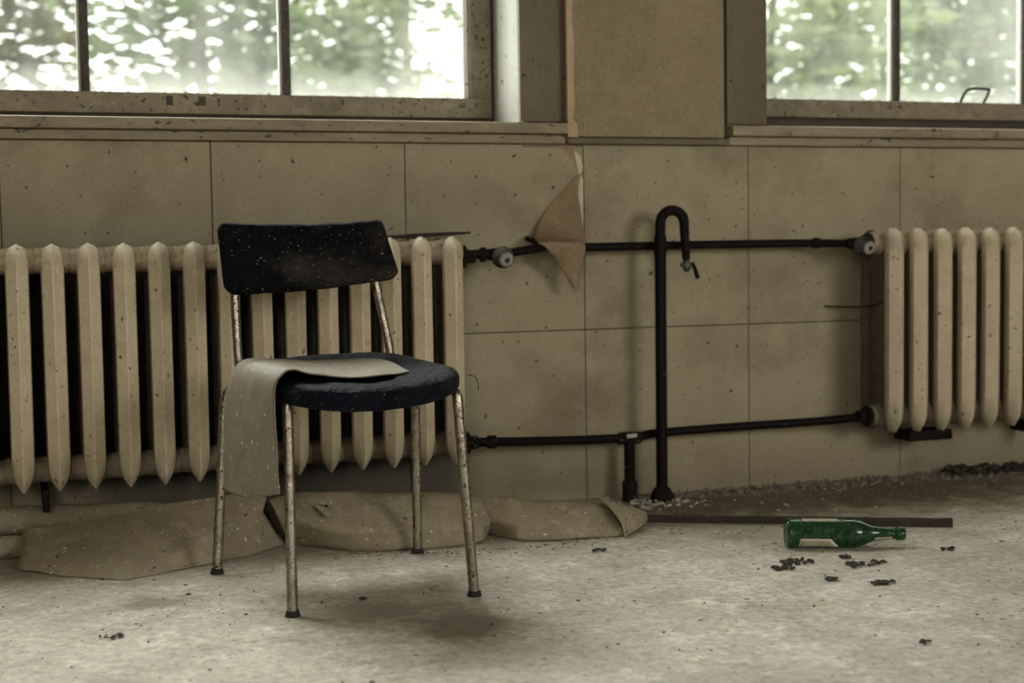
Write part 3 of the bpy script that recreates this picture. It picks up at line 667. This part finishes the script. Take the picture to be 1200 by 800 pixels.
# ------------------------------------------------------------------ torn lining heaped on the floor
AF = [(-.62, -.20, .0), (-.30, -.20, .0), (-.10, -.20, .0), (0.009, -.352, 0), (0.114, -.470, 0), (0.226, -.552, 0), (0.310, -.515, 0), (0.409, -.463, 0), (0.515, -.398, 0), (0.620, -.300, 0)]
AM = [(.018, -.29, .034), (0.140, -.385, .040), (0.236, -.525, .012), (.315, -.495, .022), (.398, -.440, .054), (.490, -.380, .078), (.560, -.338, .089)]
AT = [(0.020, -.215, .064), (0.183, -.245, .082), (0.279, -.265, .098), (0.356, -.280, .112), (0.433, -.300, .122), (0.520, -.320, .131), (0.573, -.330, .121)]
def heap(name, label, F, M_, T_, seed, ybk, amp=.006, hole=None, lin=False, su=7):
    rows = []
    for f, m_, t in zip(F, M_, T_):
        f, m_, t = Vector(f), Vector(m_), Vector(t); f.z = .003
        bq = Vector((t.x + .02, t.y + .10, t.z * .45)); c = Vector((t.x + .02, t.y + ybk, .004))
        lo_ = f.lerp(m_, .4) + Vector((0, -.008, .003)) * (0 if lin else 1)
        rows.append([f + Vector((0, .03, .001)), f, lo_, m_, t, bq, c])
    o = sheet(name, rows, LINO, None, su, 6, amp, 12, .0035, seed, hole, lin, 16 if lin else 60)
    if label: tag(o, label, 'sheet', 'torn lining sheets on the floor')
    return o
heap('crumpled_lining_sheet', 'crumpled beige lining sheet on the floor left of the chair, its corner pointing forward', AF[3:], AM, AT, 2, .16, .0045, None, True)
BF = [(0.630, -.300, 0), (0.655, -.335, 0), (0.691, -.388, 0), (0.765, -.452, 0), (0.860, -.482, 0), (0.982, -.491, 0), (1.057, -.468, 0), (1.098, -.395, 0)]
BM = [(0.592, -.370, .084), (0.636, -.400, .077), (0.684, -.425, .071), (0.767, -.455, .064), (0.867, -.468, .060), (0.979, -.476, .056), (1.035, -.460, .054), (1.088, -.440, .044)]
BT = [(0.574, -.330, .114), (0.640, -.330, .125), (0.704, -.340, .126), (0.791, -.350, .123), (0.894, -.360, .117), (0.998, -.370, .110), (1.050, -.370, .103), (1.100, -.362, .090)]
def tear(p):
    # ragged hole torn in the sheet under the seat
    u, v = (p.x - .690) / .020, (p.z - .092 + (p.x - .69) * .5) / .008
    return p.y < -.30 and u * u + v * v < 1 + 1.1 * noise.noise(p * 130)
heap('crumpled_lining_sheet', 'crumpled beige lining sheet with a torn hole, on the floor behind the chair legs', BF, BM, BT, 8, .13, .005, tear, False, 12)
o = sheet('lifted_tear_flap', [[(.672, -.405, .108), (.690, -.402, .110)], [(.681, -.425, .098), (.702, -.420, .099)], [(.694, -.440, .086), (.708, -.436, .088)]], LINO, None, 3, 3, .002, 30, .003, 1)
tear_parent = [x for x in S.objects if x.name == 'crumpled_lining_sheet.001'][0]; o.parent = tear_parent
CF = [(1.105, -.375, 0), (1.130, -.432, 0), (1.160, -.490, 0), (1.230, -.518, 0), (1.316, -.523, 0), (1.402, -.530, 0), (1.455, -.485, 0)]
CM = [(1.092, -.430, .050), (1.112, -.452, .054), (1.161, -.474, .048), (1.245, -.486, .040), (1.334, -.486, .033), (1.410, -.474, .024), (1.462, -.450, .018)]
CT = [(1.092, -.360, .094), (1.148, -.380, .089), (1.212, -.390, .080), (1.298, -.400, .071), (1.366, -.400, .063), (1.425, -.400, .050), (1.475, -.402, .036)]
c_ = heap('crumpled_lining_sheet', 'crumpled beige lining sheet right of the chair, folded to a point at its end', CF, CM, CT, 15, .11, .004)
sheet('folded_corner', [[(1.388, -.400, .077), (1.389, -.402, .0765), (1.388, -.404, .076)],
    [(1.450, -.395, .056), (1.428, -.455, .052), (1.394, -.470, .060)],
    [(1.515, -.395, .032), (1.455, -.485, .034), (1.398, -.528, .034)],
    [(1.532, -.388, .010), (1.470, -.486, .012), (1.396, -.556, .004)]], LINO, c_, 6, 6, .002, 14, .0035, 4)
# further rolls tight under the left radiator
t = thing('rolled_lining_strip', 'rolled beige lining strip on the floor under the left radiator', 'sheet', (0, 0, 0), 'torn lining sheets on the floor')
bm = bmesh.new(); pts = [(-.62, -.12, .058), (-.3, -.11, .060), (-.03, -.115, .072), (.12, -.10, .068), (.25, -.09, .062), (.42, -.07, .050)]
tube(bm, smooth_path(pts, 6), [.034] * 31, 14)
for v in bm.verts: v.co.z = .026 + (v.co.z - .026) * 1.0 + .004 * noise.noise(v.co * 9)
link('roll', bm, LINO, t, auto=60)
bm = bmesh.new(); tube(bm, smooth_path([(-.62, -.205, .028), (-.25, -.200, .027), (-.03, -.215, .029), (.035, -.205, .026)], 6), [.027, .0275, .026, .027, .027, .026, .027, .027, .026, .027, .026, .026, .026, .027, .026, .026, .026, .025, .018], 12)
for v in bm.verts: v.co.z = max(.002, v.co.z)
link('lower_roll', bm, LINO, t, auto=60)
o = bx('skirting_strip', (-1.2, .62, -.052, -.03, .0, .030), CASING, None, .004); o.name = 'baseboard_back'; o['kind'] = 'structure'

# ------------------------------------------------------------------ bar on the floor, sticks, wire
t = thing('metal_bar', 'rusty dark metal bar lying on the floor behind the bottle', 'bar', (0, 0, 0))
bm = bmesh.new(); A_ = Vector((1.50, -.385, 0)); B_ = Vector((2.195, -.738, 0)); d = (B_ - A_).normalized(); nrm = Vector((-d.y, d.x, 0))
prev = None; NS = 40
for i in range(NS + 1):
    p = A_.lerp(B_, i / NS); hgt = .021 + .0012 * noise.noise(p * 40); ring = [bm.verts.new(p + nrm * a + Vector((0, 0, z))) for a, z in ((-.008, .004), (-.009, hgt - .004), (-.005, hgt), (.006, hgt), (.009, hgt - .005), (.009, .001), (-.008, .001))]
    if prev:
        for k in range(7): bm.faces.new((prev[k], prev[(k + 1) % 7], ring[(k + 1) % 7], ring[k]))
    else: bm.faces.new(ring[::-1])
    prev = ring
bm.faces.new(prev); bmesh.ops.recalc_face_normals(bm, faces=bm.faces); link('bar', bm, RUST, t)
bm = bmesh.new(); q0 = A_.lerp(B_, .02); q1 = A_.lerp(B_, .62)
for s_ in ((q0, q1),):
    v = [bm.verts.new(p) for p in (s_[0] - nrm * .017 + Vector((0, 0, .001)), s_[1] - nrm * .014 + Vector((0, 0, .001)), s_[1] - nrm * .006 + Vector((0, 0, .001)), s_[0] - nrm * .006 + Vector((0, 0, .001)))]
    f = bm.faces.new(v); r = bmesh.ops.extrude_face_region(bm, geom=[f])
    for g in r['geom']:
        if isinstance(g, bmesh.types.BMVert): g.co.z += .0025
bmesh.ops.recalc_face_normals(bm, faces=bm.faces); link('bottom_flange', bm, PALEEDGE, t)
o = tb('charred_stick', [(.90, -.130, .7335), (1.0, -.118, .7375), (1.10, -.10, .7420), (1.165, -.088, .7445)], [.004, .006, .005, .003], RUST, None, 6); tag(o, 'thin charred stick lying on top of the left radiator', 'stick')
o = tb('bent_wire', [(2.27, -.012, .520), (2.32, -.05, .517), (2.36, -.14, .524), (2.362, -.205, .552), (2.362, -.212, .556)], .0022, PIPE, None, 6, True); tag(o, 'thin bent wire between the wall and the right radiator', 'wire')

# ------------------------------------------------------------------ bottle
BO = Vector((1.695, -.800, .0345)); BD = Vector((.255, -.098, -.0)).normalized()
bt = thing('glass_bottle', 'green glass beer bottle lying on its side on the floor', 'bottle', BO)
prof = [(.001, .004), (.020, .003), (.030, 0), (.0338, .004), (.034, .012), (.034, .150), (.0333, .160), (.030, .174), (.024, .186), (.0185, .198), (.0162, .215), (.0138, .240), (.0133, .252), (.0158, .254), (.0162, .266), (.0148, .274), (.0110, .2745)]
inner = [(.0098, .273), (.0100, .252), (.0108, .236), (.0135, .210), (.0160, .197), (.0215, .184), (.0275, .171), (.0306, .160), (.0312, .150), (.0312, .012), (.028, .006), (.001, .010)]
tilt = Matrix.Rotation(0, 3, 'Z')
ax = (BD + Vector((0, 0, -.012))).normalized()
bm = bmesh.new(); lathe(bm, prof + inner, (0, 0, 0), ax, 40)
bmesh.ops.recalc_face_normals(bm, faces=bm.faces); body = link('bottle_glass', bm, BOTTLE, bt, smooth=True)
hz = Vector((ax.y, -ax.x, 0)).normalized()  # towards the camera side
upv = Vector((0, 0, 1)); upv = (upv - ax * upv.dot(ax)).normalized()
if hz.y > 0: hz = -hz
def label_patch(name, poly, r, mt, nseg=1):
    """poly: (h along bottle, angle from horizontal front, in degrees)"""
    bm = bmesh.new(); 
    # poly given as rows [(h0,h1,ang)...] -> quad strip
    prev = None
    for h0, h1, a in poly:
        rad = math.radians(a); dr = hz * math.cos(rad) + upv * math.sin(rad)
        k = [bm.verts.new(dr * r(h) + ax * h) for h in [h0 + (h1 - h0) * j / 8 for j in range(9)]]
        if prev:
            for j in range(8): bm.faces.new((prev[j], prev[j + 1], k[j + 1], k[j]))
        prev = k
    o = link(name, bm, mt, bt, smooth=True); md = o.modifiers.new('t', 'SOLIDIFY'); md.thickness = .0003; return o
rb = lambda k: (lambda h: .0342 + k)
label_patch('label_border', [(.030 - .0005 * i, .100 + .0025 * i, -12 - 5 * i) for i in range(9)], rb(.0002), LABELEDGE)
label_patch('label', [(.034 - .0005 * i, .0965 + .0024 * i, -17 - 5 * i) for i in range(8)], rb(.0006), LABEL)
label_patch('back_label', [(.036, .120, 62 + 5 * i) for i in range(6)], rb(.0003), LABEL)
def rn(h): return .0185 + (h - .198) / (.240 - .198) * (.0138 - .0185) + .0006
label_patch('neck_label', [(.202, .244, -20 - 8 * i) for i in range(5)], rn, LABEL)

# ------------------------------------------------------------------ clumps and debris
random.seed(33)
def clump(loc, w_, dpt, n, label, group='dark clumps of debris on the floor', name='debris_clump', r=(.002, .0075)):
    bm = bmesh.new()
    for _ in range(int(n * 2.2)): lump(bm, (random.uniform(-w_, w_), random.uniform(-dpt, dpt) , .0), random.uniform(*r), .7)
    for v in bm.verts: v.co.z = max(.0, v.co.z + .004)
    o = link(name, bm, DEBRIS, None); o.location = (loc[0], loc[1], .0005); tag(o, label, 'debris', group)
clump((1.635, -.955), .032, .022, 17, 'dark lumpy clump of dirt just in front of the bottle base')
clump((1.575, -1.000), .020, .012, 12, 'small black clump of dirt furthest left in front of the bottle')
clump((1.762, -1.030), .045, .018, 18, 'long dark clump of dirt in front of the bottle neck')
clump((1.758, -.955), .010, .006, 4, 'round black crumb touching the front of the bottle')
clump((1.700, -1.205), .030, .012, 11, 'ragged dark clump nearest the camera among those by the bottle', r=(.003, .008))
clump((1.614, -1.132), .012, .006, 5, 'flat black crumb between the clumps in front of the bottle')
clump((.168, -1.035), .024, .014, 9, 'flat dark flake of dirt on the floor front left', r=(.002, .0055))
clump((2.02, -.970), .018, .01, 4, 'dark crumb on the floor at the right edge, beyond the bottle', r=(.003, .007))
clump((1.51, -1.62), .012, .01, 4, 'dark crumb on the floor at the lower right', r=(.002, .006))
clump((.662, -.93), .006, .005, 2, 'single dark crumb on the floor beneath the chair', r=(.003, .006))
clump((1.285, -.675), .022, .015, 8, 'scatter of dark dirt in front of the folded lining end', r=(.002, .007))
o = bmesh.new(); lump(o, (0, 0, .010), .013, .8); o = link('pebble', o, RUST, None); o.location = (1.925, -.70, .0); tag(o, 'small brown stone beside the metal bar behind the bottle neck', 'stone')

def scatter(name, label, n, region, size, mt, chips=False, dens=None):
    bm = bmesh.new(); k = 0; tries = 0
    while k < n and tries < n * 20:
        tries += 1; x, y, z = region()
        if dens and random.random() > dens(x, y): continue
        s_ = size()
        (chip if chips else lump)(bm, (x, y, z + s_ * .3), s_); k += 1
    o = link(name, bm, mt, None, kind='stuff'); tag(o, label, 'debris', kind='stuff'); return o
def ridge():
    x = random.uniform(1.66, 3.3); c = -.03 - .02 * noise.noise(Vector((x * 4, 0, 0))); y = c - abs(random.gauss(0, .05)); h = .012 * max(0, 1 - abs(y + .03) / .06)
    return x, min(y, -.008), random.uniform(0, h)
scatter('rubble_ridge', 'dark plaster rubble along the foot of the right wall', 900, ridge, lambda: random.uniform(.002, .008), CRUMB)
scatter('rubble_ridge', 'pale plaster crumbs around the feet of the standing pipes', 160, lambda: (1.66 + random.gauss(0, .06), min(-.02, -.14 + random.gauss(0, .05)), random.uniform(0, .006)), lambda: random.uniform(.002, .006), PALECRUMB, True)
scatter('wall_foot_dirt', 'dark dirt heap against the wall foot at far right', 260, lambda: (random.uniform(2.66, 3.15), random.uniform(-.11, -.01), random.uniform(0, .02)), lambda: random.uniform(.004, .012), DEBRIS)
scatter('floor_crumbs', 'dark crumbs and chips scattered over the floor', 1000, lambda: (random.uniform(-.2, 2.9), random.uniform(-1.95, -.12), 0), lambda: random.choice((.0008, .001, .0014, .0024)) * random.uniform(.7, 1.5), DEBRIS, True,
        lambda x, y: .25 + .75 * (noise.noise(Vector((x * 2.1, y * 2.1, 3))) > .05))
scatter('pale_floor_chips', 'pale paint chips scattered over the floor', 420, lambda: (random.uniform(-.2, 2.9), random.uniform(-1.9, -.12), 0), lambda: random.uniform(.0012, .004), PALECRUMB, True)
scatter('floor_dirt', 'fine dirt thickening towards the wall on the right floor', 900, lambda: (random.uniform(1.5, 3.2), -.05 - abs(random.gauss(0, .3)), 0), lambda: random.uniform(.001, .0042), CRUMB, True)
scatter('paint_flakes', 'pale flakes and cobweb dust caught on the wall behind the left radiator', 170, lambda: (random.uniform(.1, .95), random.uniform(-.012, -.006), .14 + abs(random.gauss(0, .2))), lambda: random.uniform(.0012, .0034), PALECRUMB, True)
scatter('sheet_crumbs', 'crumbs lying along the foot of the heaped lining', 260, lambda: ((lambda x: (x, -.50 - .05 * math.sin(x * 7) - abs(random.gauss(0, .03)), 0))(random.uniform(.65, 1.45))), lambda: random.uniform(.001, .004), CRUMB, True)
